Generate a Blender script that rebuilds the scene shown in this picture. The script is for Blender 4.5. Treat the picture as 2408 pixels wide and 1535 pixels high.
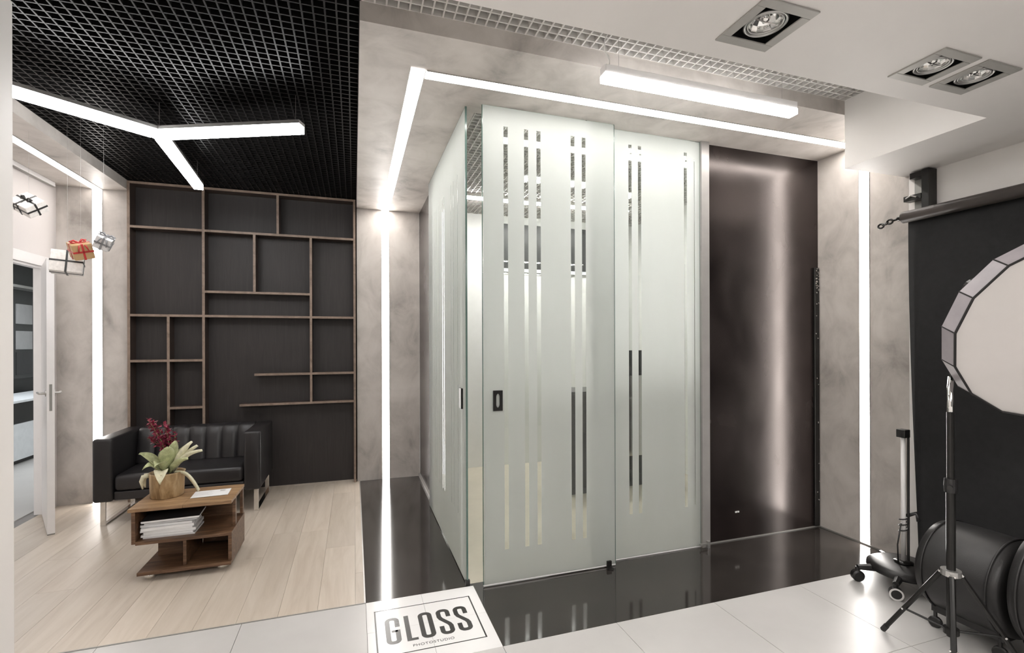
import bpy, bmesh, math, random
from mathutils import Vector, Matrix, noise
random.seed(7)
PI = math.pi
for o in list(bpy.data.objects): bpy.data.objects.remove(o)
SC = bpy.context.scene
COL = SC.collection

# ------------------------------------------------------------------ camera
CAM_H = 1.43
FPX, YAW, ROLL, PCX, PCY = 1133.73, math.radians(18.127), math.radians(-0.192), 1204.0, 805.71
_f = Vector((math.sin(YAW), math.cos(YAW), 0)); _r = Vector((math.cos(YAW), -math.sin(YAW), 0)); _u = Vector((0, 0, 1))
_r2 = _r*math.cos(ROLL) + _u*math.sin(ROLL); _u2 = -_r*math.sin(ROLL) + _u*math.cos(ROLL)
cd = bpy.data.cameras.new('camera'); cam = bpy.data.objects.new('camera', cd); COL.objects.link(cam)
cd.sensor_fit = 'HORIZONTAL'; cd.sensor_width = 36.0; cd.lens = FPX*36.0/2408.0
cd.shift_y = (PCY-767.5)/2408.0; cd.clip_start = 0.02; cd.clip_end = 200
m = Matrix((_r2, _u2, -_f)).transposed().to_4x4(); m.translation = Vector((0, 0, CAM_H)); cam.matrix_world = m
SC.camera = cam

# ------------------------------------------------------------------ world and exposure
LED = 17.0            # radiance of the light lines
w = bpy.data.worlds.new('world'); SC.world = w; w.use_nodes = True
w.node_tree.nodes['Background'].inputs[0].default_value = (1.0, 0.955, 0.92, 1)
w.node_tree.nodes['Background'].inputs[1].default_value = 0.6
SC.view_settings.view_transform = 'Standard'; SC.view_settings.look = 'None'
SC.view_settings.exposure = 0.80; SC.view_settings.gamma = 1.0; SC.view_settings.use_curve_mapping = False

# ------------------------------------------------------------------ materials
def new_mat(name):
    mt = bpy.data.materials.new(name); mt.use_nodes = True
    nt = mt.node_tree; b = nt.nodes['Principled BSDF']
    return mt, nt, b
def N(nt, t, **kw):
    n = nt.nodes.new(t)
    for k, v in kw.items(): setattr(n, k, v)
    return n
def coords(nt, scale, out='Object'):
    tc = N(nt, 'ShaderNodeTexCoord'); mp = N(nt, 'ShaderNodeMapping')
    mp.inputs['Scale'].default_value = scale
    nt.links.new(tc.outputs[out], mp.inputs['Vector']); return mp.outputs['Vector']
def world_coords(nt, scale):
    g = N(nt, 'ShaderNodeNewGeometry'); mp = N(nt, 'ShaderNodeMapping')
    mp.inputs['Scale'].default_value = scale
    nt.links.new(g.outputs['Position'], mp.inputs['Vector']); return mp.outputs['Vector']
def noise_tex(nt, vec, scale, detail=6, rough=0.6, dist=0.0):
    n = N(nt, 'ShaderNodeTexNoise'); n.inputs['Scale'].default_value = scale; n.inputs['Detail'].default_value = detail
    n.inputs['Roughness'].default_value = rough; n.inputs['Distortion'].default_value = dist
    nt.links.new(vec, n.inputs['Vector']); return n.outputs['Fac']
def ramp(nt, fac, stops):
    r = N(nt, 'ShaderNodeValToRGB'); e = r.color_ramp.elements
    while len(e) < len(stops): e.new(0.5)
    for q, (p, c) in zip(e, stops): q.position = p; q.color = (*c, 1) if len(c) == 3 else c
    nt.links.new(fac, r.inputs['Fac']); return r.outputs['Color']
def bump(nt, b, h, strength, dist=0.01):
    bn = N(nt, 'ShaderNodeBump'); bn.inputs['Strength'].default_value = strength; bn.inputs['Distance'].default_value = dist
    nt.links.new(h, bn.inputs['Height']); nt.links.new(bn.outputs['Normal'], b.inputs['Normal'])
def plain(name, col, rough=0.5, metal=0.0, var=0.06, scale=9.0, spec=0.5, bmp=0.0, coat=0.0):
    mt, nt, b = new_mat(name)
    v = coords(nt, (1, 1, 1)); f = noise_tex(nt, v, scale, 4)
    lo = tuple(max(0, c*(1-var)) for c in col); hi = tuple(min(1, c*(1+var)) for c in col)
    nt.links.new(ramp(nt, f, [(0.3, lo), (0.7, hi)]), b.inputs['Base Color'])
    b.inputs['Roughness'].default_value = rough; b.inputs['Metallic'].default_value = metal
    b.inputs['Specular IOR Level'].default_value = spec; b.inputs['Coat Weight'].default_value = coat
    if bmp: bump(nt, b, noise_tex(nt, v, scale*14, 3), bmp, 0.002)
    return mt
def emit(name, col, strength):
    mt = bpy.data.materials.new(name); mt.use_nodes = True; nt = mt.node_tree
    nt.nodes.remove(nt.nodes['Principled BSDF']); e = N(nt, 'ShaderNodeEmission')
    e.inputs[0].default_value = (*col, 1); e.inputs[1].default_value = strength
    nt.links.new(e.outputs[0], nt.nodes['Material Output'].inputs['Surface']); return mt

def concrete_mat():
    mt, nt, b = new_mat('plaster_concrete')
    v = world_coords(nt, (1, 1, 1)); f1 = noise_tex(nt, v, 1.7, 6, 0.55, 0.7)
    v2 = world_coords(nt, (1, 1, 0.7)); f2 = noise_tex(nt, v2, 5.0, 8, 0.6, 0.8)
    mx = N(nt, 'ShaderNodeMix'); mx.inputs[0].default_value = 0.42
    nt.links.new(f1, mx.inputs[2]); nt.links.new(f2, mx.inputs[3])
    c = ramp(nt, mx.outputs[0], [(0.33, (0.27, 0.245, 0.225)), (0.44, (0.45, 0.415, 0.385)), (0.54, (0.55, 0.51, 0.475)), (0.66, (0.62, 0.58, 0.545))])
    nt.links.new(c, b.inputs['Base Color']); b.inputs['Roughness'].default_value = 0.48
    bump(nt, b, mx.outputs[0], 0.06, 0.01); return mt
def black_plaster_mat():
    mt, nt, b = new_mat('black_lacquer_plaster')
    v = world_coords(nt, (1, 1, 0.6)); f = noise_tex(nt, v, 3.2, 3, 0.5, 0.4)
    nt.links.new(ramp(nt, f, [(0.3, (0.007, 0.005, 0.005)), (0.7, (0.020, 0.015, 0.014))]), b.inputs['Base Color'])
    rr = N(nt, 'ShaderNodeMapRange'); rr.inputs[1].default_value = 0.3; rr.inputs[2].default_value = 0.7
    rr.inputs[3].default_value = 0.215; rr.inputs[4].default_value = 0.285
    nt.links.new(f, rr.inputs[0]); nt.links.new(rr.outputs[0], b.inputs['Roughness'])
    b.inputs['Specular IOR Level'].default_value = 0.50; b.inputs['Specular Tint'].default_value = (1.0, 0.86, 0.81, 1)
    return mt
def plank_mat():
    mt, nt, b = new_mat('pale_oak_laminate')
    v = world_coords(nt, (9, 0.9, 1)); oi = N(nt, 'ShaderNodeObjectInfo')
    ad = N(nt, 'ShaderNodeVectorMath', operation='ADD'); sc = N(nt, 'ShaderNodeVectorMath', operation='SCALE'); cb = N(nt, 'ShaderNodeCombineXYZ')
    for i in range(3): nt.links.new(oi.outputs['Random'], cb.inputs[i])
    nt.links.new(cb.outputs[0], sc.inputs[0]); sc.inputs['Scale'].default_value = 37.0
    nt.links.new(v, ad.inputs[0]); nt.links.new(sc.outputs[0], ad.inputs[1])
    f = noise_tex(nt, ad.outputs[0], 1.6, 8, 0.62, 0.6)
    c = ramp(nt, f, [(0.28, (0.45, 0.38, 0.31)), (0.5, (0.53, 0.46, 0.385)), (0.72, (0.59, 0.52, 0.445))])
    hs = N(nt, 'ShaderNodeHueSaturation'); mr = N(nt, 'ShaderNodeMapRange'); mr.inputs[3].default_value = 0.93; mr.inputs[4].default_value = 1.07
    nt.links.new(oi.outputs['Random'], mr.inputs[0]); nt.links.new(mr.outputs[0], hs.inputs['Value'])
    nt.links.new(c, hs.inputs['Color']); nt.links.new(hs.outputs[0], b.inputs['Base Color'])
    b.inputs['Roughness'].default_value = 0.42; bump(nt, b, f, 0.05, 0.004); return mt
def wood_mat(name, a, bb, c, scale=(2.2, 22, 22), rough=0.42):
    mt, nt, b = new_mat(name)
    v = coords(nt, scale); f = noise_tex(nt, v, 1.6, 8, 0.6, 1.1)
    nt.links.new(ramp(nt, f, [(0.3, a), (0.5, bb), (0.7, c)]), b.inputs['Base Color'])
    b.inputs['Roughness'].default_value = rough; bump(nt, b, f, 0.08, 0.003); return mt
def leather_mat(name, col, rough=0.38):
    mt, nt, b = new_mat(name)
    v = coords(nt, (1, 1, 1)); f = noise_tex(nt, v, 5, 5)
    nt.links.new(ramp(nt, f, [(0.3, tuple(c*0.8 for c in col)), (0.7, tuple(c*1.25 for c in col))]), b.inputs['Base Color'])
    b.inputs['Roughness'].default_value = rough
    vo = N(nt, 'ShaderNodeTexVoronoi'); vo.inputs['Scale'].default_value = 260; nt.links.new(v, vo.inputs['Vector'])
    bump(nt, b, vo.outputs['Distance'], 0.12, 0.0015); return mt
def film_mat():
    mt = bpy.data.materials.new('frosted_film'); mt.use_nodes = True; nt = mt.node_tree
    nt.nodes.remove(nt.nodes['Principled BSDF'])
    v = world_coords(nt, (1, 1, 0.3)); f = noise_tex(nt, v, 3.0, 4)
    c = ramp(nt, f, [(0.3, (0.865, 0.872, 0.855)), (0.7, (0.90, 0.905, 0.895))])
    d = N(nt, 'ShaderNodeBsdfDiffuse'); t = N(nt, 'ShaderNodeBsdfTranslucent'); mx = N(nt, 'ShaderNodeMixShader')
    nt.links.new(c, d.inputs[0]); nt.links.new(c, t.inputs[0]); mx.inputs[0].default_value = 0.80
    nt.links.new(d.outputs[0], mx.inputs[1]); nt.links.new(t.outputs[0], mx.inputs[2])
    nt.links.new(mx.outputs[0], nt.nodes['Material Output'].inputs['Surface']); return mt
def clear_glass_mat(name, tint):
    mt = bpy.data.materials.new(name); mt.use_nodes = True; nt = mt.node_tree
    nt.nodes.remove(nt.nodes['Principled BSDF'])
    t = N(nt, 'ShaderNodeBsdfTransparent'); t.inputs[0].default_value = (*tint, 1)
    g = N(nt, 'ShaderNodeBsdfGlossy'); g.inputs['Roughness'].default_value = 0.02
    fr = N(nt, 'ShaderNodeFresnel'); fr.inputs[0].default_value = 1.45
    v = coords(nt, (1, 1, 1)); f = noise_tex(nt, v, 1.5, 2)
    nt.links.new(ramp(nt, f, [(0.3, (0.93, 0.97, 0.95)), (0.7, (0.97, 1, 0.98))]), g.inputs[0])
    mx = N(nt, 'ShaderNodeMixShader'); nt.links.new(fr.outputs[0], mx.inputs[0]); nt.links.new(t.outputs[0], mx.inputs[1]); nt.links.new(g.outputs[0], mx.inputs[2])
    nt.links.new(mx.outputs[0], nt.nodes['Material Output'].inputs['Surface']); return mt

M = {}
M['concrete'] = concrete_mat(); M['blackplaster'] = black_plaster_mat(); M['plank'] = plank_mat()
M['film'] = film_mat(); M['glass'] = clear_glass_mat('clear_glass', (0.975, 0.987, 0.977)); M['glassedge'] = plain('green_glass_edge', (0.10, 0.16, 0.14), 0.15)
M['white'] = plain('white_paint', (0.78, 0.75, 0.725), 0.6, var=0.02, scale=3)
M['whitewarm'] = plain('white_wall_paint', (0.70, 0.66, 0.645), 0.6, var=0.02, scale=3)
M['doorwhite'] = plain('white_lacquer', (0.78, 0.76, 0.755), 0.35, var=0.02)
M['tile'] = plain('pale_porcelain', (0.52, 0.507, 0.495), 0.30, var=0.045, scale=2.5)
M['grout'] = plain('grey_grout', (0.24, 0.23, 0.225), 0.8)
M['logotile'] = plain('bright_white_vinyl', (0.77, 0.765, 0.76), 0.16, var=0.015)
M['logoink'] = plain('charcoal_print', (0.035, 0.034, 0.032), 0.25)
M['blackfloor'] = plain('polished_black_stone', (0.030, 0.026, 0.0235), 0.09, var=0.3, scale=4, spec=1.0)
M['gridblack'] = plain('black_grid_metal', (0.008, 0.0075, 0.0075), 0.36, var=0.2, spec=0.16)
M['gridwhite'] = plain('white_grid_metal', (0.62, 0.60, 0.57), 0.45)
M['plenumblack'] = plain('black_void_paint', (0.006, 0.006, 0.006), 0.9)
M['plenumgrey'] = plain('grey_void_paint', (0.22, 0.215, 0.205), 0.9)
M['shelfpanel'] = wood_mat('charcoal_wood_panel', (0.019, 0.0155, 0.015), (0.024, 0.0195, 0.019), (0.030, 0.025, 0.024), (26, 26, 1.6), 0.55)
M['shelfside'] = plain('dark_walnut_face', (0.055, 0.038, 0.031), 0.5, var=0.15)
M['shelfedge'] = wood_mat('walnut_edge', (0.17, 0.12, 0.09), (0.23, 0.17, 0.13), (0.29, 0.215, 0.17), (8, 8, 8), 0.5)
M['led'] = emit('led_diffuser', (1.0, 0.955, 0.91), LED)
M['ledcool'] = emit('led_diffuser_neutral', (0.98, 0.975, 0.97), LED)
M['ledfill'] = emit('fill_led_diffuser', (1.0, 0.965, 0.93), LED*3.0)  # stronger emission for the added fill lines behind the camera
M['ledside'] = emit('dimmed_led_diffuser', (1.0, 0.95, 0.905), LED*0.42)
M['ledroom'] = emit('room_fill_diffuser', (1.0, 0.985, 0.95), LED*2.3)
M['leddim'] = emit('low_led_diffuser', (1.0, 0.985, 0.95), LED*0.30)
M['lampframe'] = plain('satin_grey_lamp_frame', (0.40, 0.39, 0.365), 0.45, 0.2)
M['alu'] = plain('brushed_aluminium', (0.50, 0.49, 0.475), 0.38, 0.85)
M['greymetal'] = plain('grey_painted_metal', (0.27, 0.265, 0.25), 0.42, 0.3)
M['greypost'] = plain('grey_satin_post', (0.36, 0.345, 0.33), 0.4, 0.4)
M['chrome'] = plain('chrome', (0.80, 0.79, 0.77), 0.10, 1.0, var=0.02)
M['blackplastic'] = plain('black_plastic', (0.014, 0.013, 0.013), 0.38, var=0.2)
M['blackmetal'] = plain('black_metal', (0.018, 0.017, 0.016), 0.28, 0.4, var=0.2)
M['blackcloth'] = plain('black_backdrop_fabric', (0.014, 0.014, 0.0145), 0.9, var=0.15, scale=30, bmp=0.15)
M['sofa'] = leather_mat('black_leather', (0.017, 0.0155, 0.0165), 0.36)
M['drum'] = leather_mat('soft_black_leather', (0.019, 0.018, 0.018), 0.42)
M['tablewood'] = wood_mat('rosewood_shaded_board', (0.050, 0.024, 0.012), (0.115, 0.060, 0.031), (0.22, 0.125, 0.07))  # rosewood darkened to carry the shade inside the table compartments
M['tabletop'] = wood_mat('rosewood_top', (0.17, 0.095, 0.045), (0.29, 0.175, 0.09), (0.42, 0.275, 0.15))
M['potwood'] = wood_mat('carved_light_wood', (0.19, 0.115, 0.05), (0.42, 0.29, 0.15), (0.60, 0.46, 0.28), (14, 14, 3.2), 0.5)
M['paper'] = plain('white_paper', (0.80, 0.80, 0.80), 0.5, var=0.03)
M['papergrey'] = plain('grey_print_paper', (0.52, 0.51, 0.505), 0.45, var=0.25, scale=30)
M['paperblack'] = plain('black_cover_paper', (0.03, 0.03, 0.032), 0.35, var=0.2)
M['leaf'] = plain('pale_green_leaf', (0.43, 0.46, 0.25), 0.4, var=0.3, scale=40)
M['leafpale'] = plain('cream_leaf', (0.70, 0.67, 0.49), 0.45, var=0.15, scale=40)
M['stem'] = plain('green_stem', (0.20, 0.24, 0.09), 0.5)
M['petal'] = plain('crimson_petal', (0.27, 0.03, 0.065), 0.5, var=0.5, scale=60)
M['soil'] = plain('potting_soil', (0.05, 0.035, 0.025), 0.9, var=0.4, scale=60)
M['giftwhite'] = plain('white_gift_wrap', (0.76, 0.73, 0.70), 0.45, var=0.12, scale=55)
M['giftsilver'] = plain('silver_gift_wrap', (0.62, 0.61, 0.605), 0.3, 0.1)
M['giftgold'] = plain('kraft_gold_wrap', (0.42, 0.27, 0.13), 0.45)
M['ribbonblack'] = plain('black_ribbon', (0.02, 0.02, 0.02), 0.4)
M['ribbonred'] = plain('red_ribbon', (0.42, 0.03, 0.03), 0.35)
M['ribbongrey'] = plain('grey_ribbon', (0.20, 0.20, 0.205), 0.35)
M['softgrey'] = plain('silver_grey_nylon', (0.33, 0.30, 0.315), 0.5, var=0.1)
M['diffuser'] = plain('white_diffusion_cloth', (0.56, 0.53, 0.51), 0.8, var=0.02)
M['reflector'] = plain('mirror_reflector', (0.85, 0.85, 0.84), 0.12, 1.0, var=0.02)
M['cream'] = plain('cream_stone_floor', (0.74, 0.68, 0.56), 0.3, var=0.05, scale=4)
M['roomwhite'] = plain('white_room_paint', (0.84, 0.845, 0.82), 0.6, var=0.02)
M['darkpanel'] = plain('graphite_panel', (0.045, 0.047, 0.047), 0.35, var=0.1)
M['greypanel'] = plain('grey_lacquer_panel', (0.36, 0.36, 0.36), 0.4)
M['coolwhite'] = plain('cool_white_lacquer', (0.80, 0.83, 0.86), 0.3)
M['rollertube'] = plain('taupe_roller_tube', (0.060, 0.050, 0.045), 0.45)
M['reargrey'] = plain('dark_grey_wall_paint', (0.10, 0.10, 0.10), 0.7)
M['wire'] = plain('thin_steel_wire', (0.30, 0.29, 0.28), 0.4, 0.6)
M['wirewhite'] = plain('white_cable', (0.70, 0.69, 0.67), 0.5)

# ------------------------------------------------------------------ mesh helpers
class MB:
    def __init__(s): s.v = []; s.f = []
    def add(s, vs, fs):
        o = len(s.v); s.v += [tuple(v) for v in vs]; s.f += [tuple(o+i for i in f) for f in fs]; return s
    def box(s, a, b, rot=None, piv=None):
        x0, y0, z0 = a; x1, y1, z1 = b
        vs = [Vector(p) for p in ((x0, y0, z0), (x1, y0, z0), (x1, y1, z0), (x0, y1, z0), (x0, y0, z1), (x1, y0, z1), (x1, y1, z1), (x0, y1, z1))]
        if rot is not None:
            p = Vector(piv) if piv else (Vector(a)+Vector(b))/2
            vs = [p + rot @ (v-p) for v in vs]
        return s.add(vs, [(0, 3, 2, 1), (4, 5, 6, 7), (0, 1, 5, 4), (1, 2, 6, 5), (2, 3, 7, 6), (3, 0, 4, 7)])
    def tube(s, pts, r, n=10, caps=True):
        pts = [Vector(p) for p in pts]; rs = r if isinstance(r, (list, tuple)) else [r]*len(pts)
        rings = []; prev = None
        for i, p in enumerate(pts):
            d = (pts[min(i+1, len(pts)-1)]-pts[max(i-1, 0)]).normalized()
            if prev is None:
                a = Vector((0, 0, 1)) if abs(d.z) < 0.9 else Vector((1, 0, 0))
                u = d.cross(a).normalized()
            else:
                u = (prev - d*prev.dot(d)).normalized()
            prev = u; v = d.cross(u)
            rings.append([p + rs[i]*(math.cos(2*PI*k/n)*u + math.sin(2*PI*k/n)*v) for k in range(n)])
        vs = [q for g in rings for q in g]; fs = []
        for i in range(len(rings)-1):
            for k in range(n):
                k2 = (k+1) % n; fs.append((i*n+k, i*n+k2, (i+1)*n+k2, (i+1)*n+k))
        if caps: fs += [tuple(range(n))[::-1], tuple((len(rings)-1)*n+k for k in range(n))]
        return s.add(vs, fs)
    def lathe(s, prof, n=32, org=(0, 0, 0), axis=(0, 0, 1)):
        ax = Vector(axis).normalized(); a = Vector((1, 0, 0)) if abs(ax.x) < 0.9 else Vector((0, 1, 0))
        u = (a-ax*a.dot(ax)).normalized(); v = ax.cross(u); o = Vector(org)
        vs = []; fs = []
        for r, z in prof:
            for k in range(n):
                t = 2*PI*k/n; vs.append(o+ax*z+r*(math.cos(t)*u+math.sin(t)*v))
        for i in range(len(prof)-1):
            for k in range(n):
                k2 = (k+1) % n; fs.append((i*n+k, i*n+k2, (i+1)*n+k2, (i+1)*n+k))
        return s.add(vs, fs)
    def prism(s, poly, z0, z1):
        n = len(poly); vs = [(x, y, z0) for x, y in poly]+[(x, y, z1) for x, y in poly]
        fs = [tuple(range(n))[::-1], tuple(range(n, 2*n))]+[(i, (i+1) % n, n+(i+1) % n, n+i) for i in range(n)]
        return s.add(vs, fs)
    def ribbon2d(s, path, wdt, z0, z1):
        P = [Vector((p[0], p[1])) for p in path]; L = []; R = []
        for i, p in enumerate(P):
            d1 = (p-P[i-1]).normalized() if i else (P[1]-p).normalized()
            d2 = (P[i+1]-p).normalized() if i < len(P)-1 else d1
            t = (d1+d2).normalized(); nn = Vector((-t.y, t.x)); k = max(0.5, nn.dot(Vector((-d2.y, d2.x))))
            L.append(p+nn*wdt/2/k); R.append(p-nn*wdt/2/k)
        for i in range(len(P)-1):
            s.prism([L[i], R[i], R[i+1], L[i+1]][::1], z0, z1)
        return s
    def build(s, name, mat, parent=None, bevel=0.0, smooth=False, segs=2, subd=0):
        org = ORG.get(parent.name, Vector()) if parent else Vector()
        me = bpy.data.meshes.new(name); me.from_pydata([tuple(Vector(v)-org) for v in s.v], [], s.f); me.update()
        bm = bmesh.new(); bm.from_mesh(me); bmesh.ops.recalc_face_normals(bm, faces=bm.faces); bm.to_mesh(me); bm.free()
        if isinstance(mat, str): mat = M[mat]
        me.materials.append(mat)
        o = bpy.data.objects.new(name, me); COL.objects.link(o)
        if parent: o.parent = parent; ORG[o.name] = org
        if smooth:
            for p in me.polygons: p.use_smooth = True
        if bevel:
            md = o.modifiers.new('bevel', 'BEVEL'); md.width = bevel; md.segments = segs; md.limit_method = 'ANGLE'; md.angle_limit = math.radians(40)
        if subd:
            md = o.modifiers.new('subd', 'SUBSURF'); md.levels = md.render_levels = subd
        return o
ORG = {}
def tag(o, label=None, cat=None, group=None, kind=None):
    if label: o['label'] = label
    if cat: o['category'] = cat
    if group: o['group'] = group
    if kind: o['kind'] = kind
    return o
def thing(name, loc, label, cat, group=None, local=False, rot=None):
    e = bpy.data.objects.new(name, None); COL.objects.link(e); e.location = loc; e.empty_display_size = 0.1
    if rot is not None: e.rotation_euler = rot
    ORG[e.name] = Vector() if local else Vector(loc)
    return tag(e, label, cat, group)
def share(o, name, parent, loc, rot=None, scale=None):
    c = bpy.data.objects.new(name, o.data); COL.objects.link(c); c.parent = parent; c.location = loc
    for md in o.modifiers:
        n = c.modifiers.new(md.name, md.type)
        for a in ('width', 'segments', 'limit_method', 'angle_limit', 'levels', 'render_levels'):
            if hasattr(md, a): setattr(n, a, getattr(md, a))
    if rot: c.rotation_euler = rot
    if scale: c.scale = scale
    ORG[c.name] = Vector(); return c
def struct(name, mb, mat, label, bevel=0.0):
    o = mb.build(name, mat, None, bevel); return tag(o, label, None, None, 'structure')
def B(a, b): return MB().box(a, b)
def slab_holes(x0, x1, y0, y1, z0, z1, holes):
    mb = MB(); xs = sorted({x0, x1, *[h[0] for h in holes], *[h[1] for h in holes]}); ys = sorted({y0, y1, *[h[2] for h in holes], *[h[3] for h in holes]})
    for i in range(len(xs)-1):
        for j in range(len(ys)-1):
            cx, cy = (xs[i]+xs[i+1])/2, (ys[j]+ys[j+1])/2
            if any(h[0] < cx < h[1] and h[2] < cy < h[3] for h in holes): continue
            mb.box((xs[i], ys[j], z0), (xs[i+1], ys[j+1], z1))
    return mb
def Rz(a): return Matrix.Rotation(a, 3, 'Z')

# ------------------------------------------------------------------ setting: floors
ZS, ZG, ZC = 2.83, 2.915, 2.50      # soffit of the portals, grid ceilings, low plaster ceiling
FY, GY, WX = 2.19, 2.77, 3.42       # portal front, threshold line, plaster wall at the side

fl = struct('floor', B((-2.62, 2.77, -0.06), (0.055, 5.42, -0.009)), 'grout', 'pale oak plank floor of the lounge')
pw, pl = 0.194, 1.29; k = 0
cache = {}
x = -2.52; row = 0
while x < 0.05:
    w_ = min(pw, 0.052-x); y = 2.775 - random.uniform(0, 1.1)
    while y < 5.36:
        a, b_ = max(y, 2.776), min(y+pl, 5.40)
        if b_-a > 0.02:
            mb = B((x+0.0006, a+0.0006, -0.009), (x+w_-0.0006, b_-0.0006, 0.0)); mb.build('plank', 'plank', fl)
        y += pl
    x += pw
ft = struct('floor.001', MB().box((-1.6, -2.3, -0.06), (WX, GY, -0.009)), 'grout', 'pale square porcelain tile floor in the foreground')
T = 0.606
cx0 = 0.056
for i in range(-3, 6):
    for j in range(0, 8):
        x0, x1 = cx0+i*T, cx0+(i+1)*T; y1 = (GY if i < 0 else FY-0.015) - (j*T); y0 = y1-T
        x0, x1 = max(x0, -1.6), min(x1, WX)
        if x1-x0 < 0.02 or y1 < -2.2: continue
        B((x0+0.0012, y0+0.0012, -0.009), (x1-0.0012, y1-0.0012, 0.0)).build('tile', 'tile', ft)
fb = MB(); fb.box((0.056, 2.775, -0.05), (0.640, 5.30, 0.0)); fb.box((0.662, FY-0.015, -0.05), (WX, 2.775, 0.0)); fb.box((0.640, 2.775, -0.05), (WX, 2.800, 0.0)); fb.box((0.640, 4.2, -0.05), (0.672, 5.30, 0.0)); fb.box((2.30, 2.800, -0.05), (WX, 2.84, 0.0))
struct('floor.002', fb, 'blackfloor', 'glossy black stone floor band under the portal')
struct('floor.003', MB().box((0.640, 2.800, -0.05), (2.30, 4.2, 0.0)).box((2.30, 2.84, -0.05), (WX, 4.2, 0.0)).box((0.672, 4.2, -0.05), (WX, 5.5, 0.0)), 'cream', 'cream stone floor inside the glass room')
struct('trim_1', B((-1.6, GY-0.002, -0.009), (0.056, GY+0.006, 0.0025)), 'greymetal', 'thin metal threshold strip between planks and tiles')
struct('trim_2', B((0.048, 2.772, -0.009), (0.056, 5.25, 0.0025)), 'alu', 'thin metal strip between planks and black stone')
struct('floor.004', B((-7.2, 3.6, -0.05), (-2.62, 11.0, 0.0)), 'tile', 'pale floor of the room beyond the open door')

# ------------------------------------------------------------------ setting: walls and portals
struct('wall_back', B((-1.99, 5.345, 0), (0.05, 5.45, 3.15)), 'shelfpanel', 'charcoal wood panelled wall behind the shelves')
struct('column', B((0.028, 5.25, 0), (0.67, 5.45, ZS)), 'concrete', 'grey plaster portal leg at the lounge corner')
struct('column.001', B((-2.55, 5.30, 0), (-1.96, 5.45, ZS)), 'concrete', 'grey plaster portal leg behind the sofa arm')
sf = MB(); sf.box((0.028, FY, ZS), (0.70, 5.45, 3.15)); sf.box((0.70, FY, ZS), (WX, 2.86, 3.15))
struct('beam', sf, 'concrete', 'grey plaster portal soffit around the glass room')
struct('beam.001', B((-2.55, 2.60, ZS), (-1.95, 5.45, 3.15)), 'concrete', 'grey plaster portal soffit along the door wall')
struct('wall_right', B((WX, FY-0.02, 0), (WX+0.1, 2.95, 3.15)), 'concrete', 'grey plaster portal leg beside the black wall')
struct('wall_studio', B((WX+0.001, -2.3, 0), (WX+0.1, FY-0.02, 3.15)), 'white', 'white studio wall behind the black backdrop')
struct('wall_black', B((2.364, 2.815, 0), (WX, 2.93, ZS+0.01)), 'blackplaster', 'glossy black plaster wall beside the glass')
struct('wall_black.001', B((0.672, 4.10, 0), (0.78, 5.26, ZS+0.01)), 'blackplaster', 'glossy black plaster strip at the end of the glass')
wl = MB(); DY0, DY1, DZ = 4.22, 5.10, 2.085
wl.box((-2.55, 2.6, 0), (-2.50, DY0, ZS)); wl.box((-2.55, DY1, 0), (-2.50, 5.42, ZS)); wl.box((-2.55, DY0, DZ), (-2.50, DY1, ZS))
struct('wall_left', wl, 'whitewarm', 'white wall holding the open doorway')
struct('wall_near', B((-1.62, -2.3, 0), (-1.405, 2.66, 3.15)), 'white', 'white wall end at the edge of the view')
struct('wall_near.001', B((-2.62, 2.5, 0), (-1.62, 2.62, 3.15)), 'white', 'unseen white wall added to keep stray light out of the lounge')  # hidden wall, added to block world light leaking in
struct('wall_rear', B((-1.62, -2.7, 0), (WX+0.1, -2.3, 3.15)), 'reargrey', 'unseen dark grey wall added to close the studio')  # added out of view, kept dark so the black plaster reflects less
# inside the glass room
wi = MB(); wi.box((0.78, 5.40, 0), (WX, 5.5, 3.15)); wi.box((WX, 2.93, 0), (WX+0.1, 5.5, 3.15)); wi.box((0.74, 5.2, 0), (0.80, 5.5, 3.15))
struct('wall_inner', wi, 'roomwhite', 'white walls inside the glass room')
struct('baseboard_black', B((0.655, 4.10, 0), (0.672, 5.25, 0.03)), 'greypost', 'slim grey skirting at the black plaster strip')
struct('baseboard_wall', B((2.364, 2.811, 0), (WX, 2.815, 0.008)), 'greymetal', 'slim skirting at the black plaster wall')
struct('trim_3', B((2.300, 2.775, 0), (2.364, 2.90, ZS)), 'greypost', 'grey satin post at the end of the glass front')
struct('trim_4', B((WX-0.006, FY, 0.0), (WX-0.001, 2.81, 0.008)), 'greymetal', 'slim skirting along the plaster portal leg')

# plaster ceiling with lamp openings
LAMPS = [(1.327, 1.283, 0.112), (2.150, 1.275, 0.102), (2.395, 1.275, 0.102)]
holes = [(cx-s+0.02, cx+s-0.02, cy-s+0.02, cy+s-0.02) for cx, cy, s in LAMPS]
pc = slab_holes(-1.41, WX, -2.3, 1.487, ZC, 2.75, holes); pc.box((-1.41, -2.3, 2.75), (WX, 1.487, 3.15)); pc.box((2.885, 1.487, ZC), (WX, FY, 3.15))
struct('ceiling', pc, 'white', 'low white plaster ceiling over the foreground')
struct('ceiling.001', B((-2.62, 1.487, 3.15), (0.04, 5.45, 3.2)), 'plenumblack', 'black void above the lounge grid')
struct('ceiling.002', B((0.04, 1.487, 3.15), (WX+0.1, 5.5, 3.2)), 'plenumgrey', 'grey void above the white grids')

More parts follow.
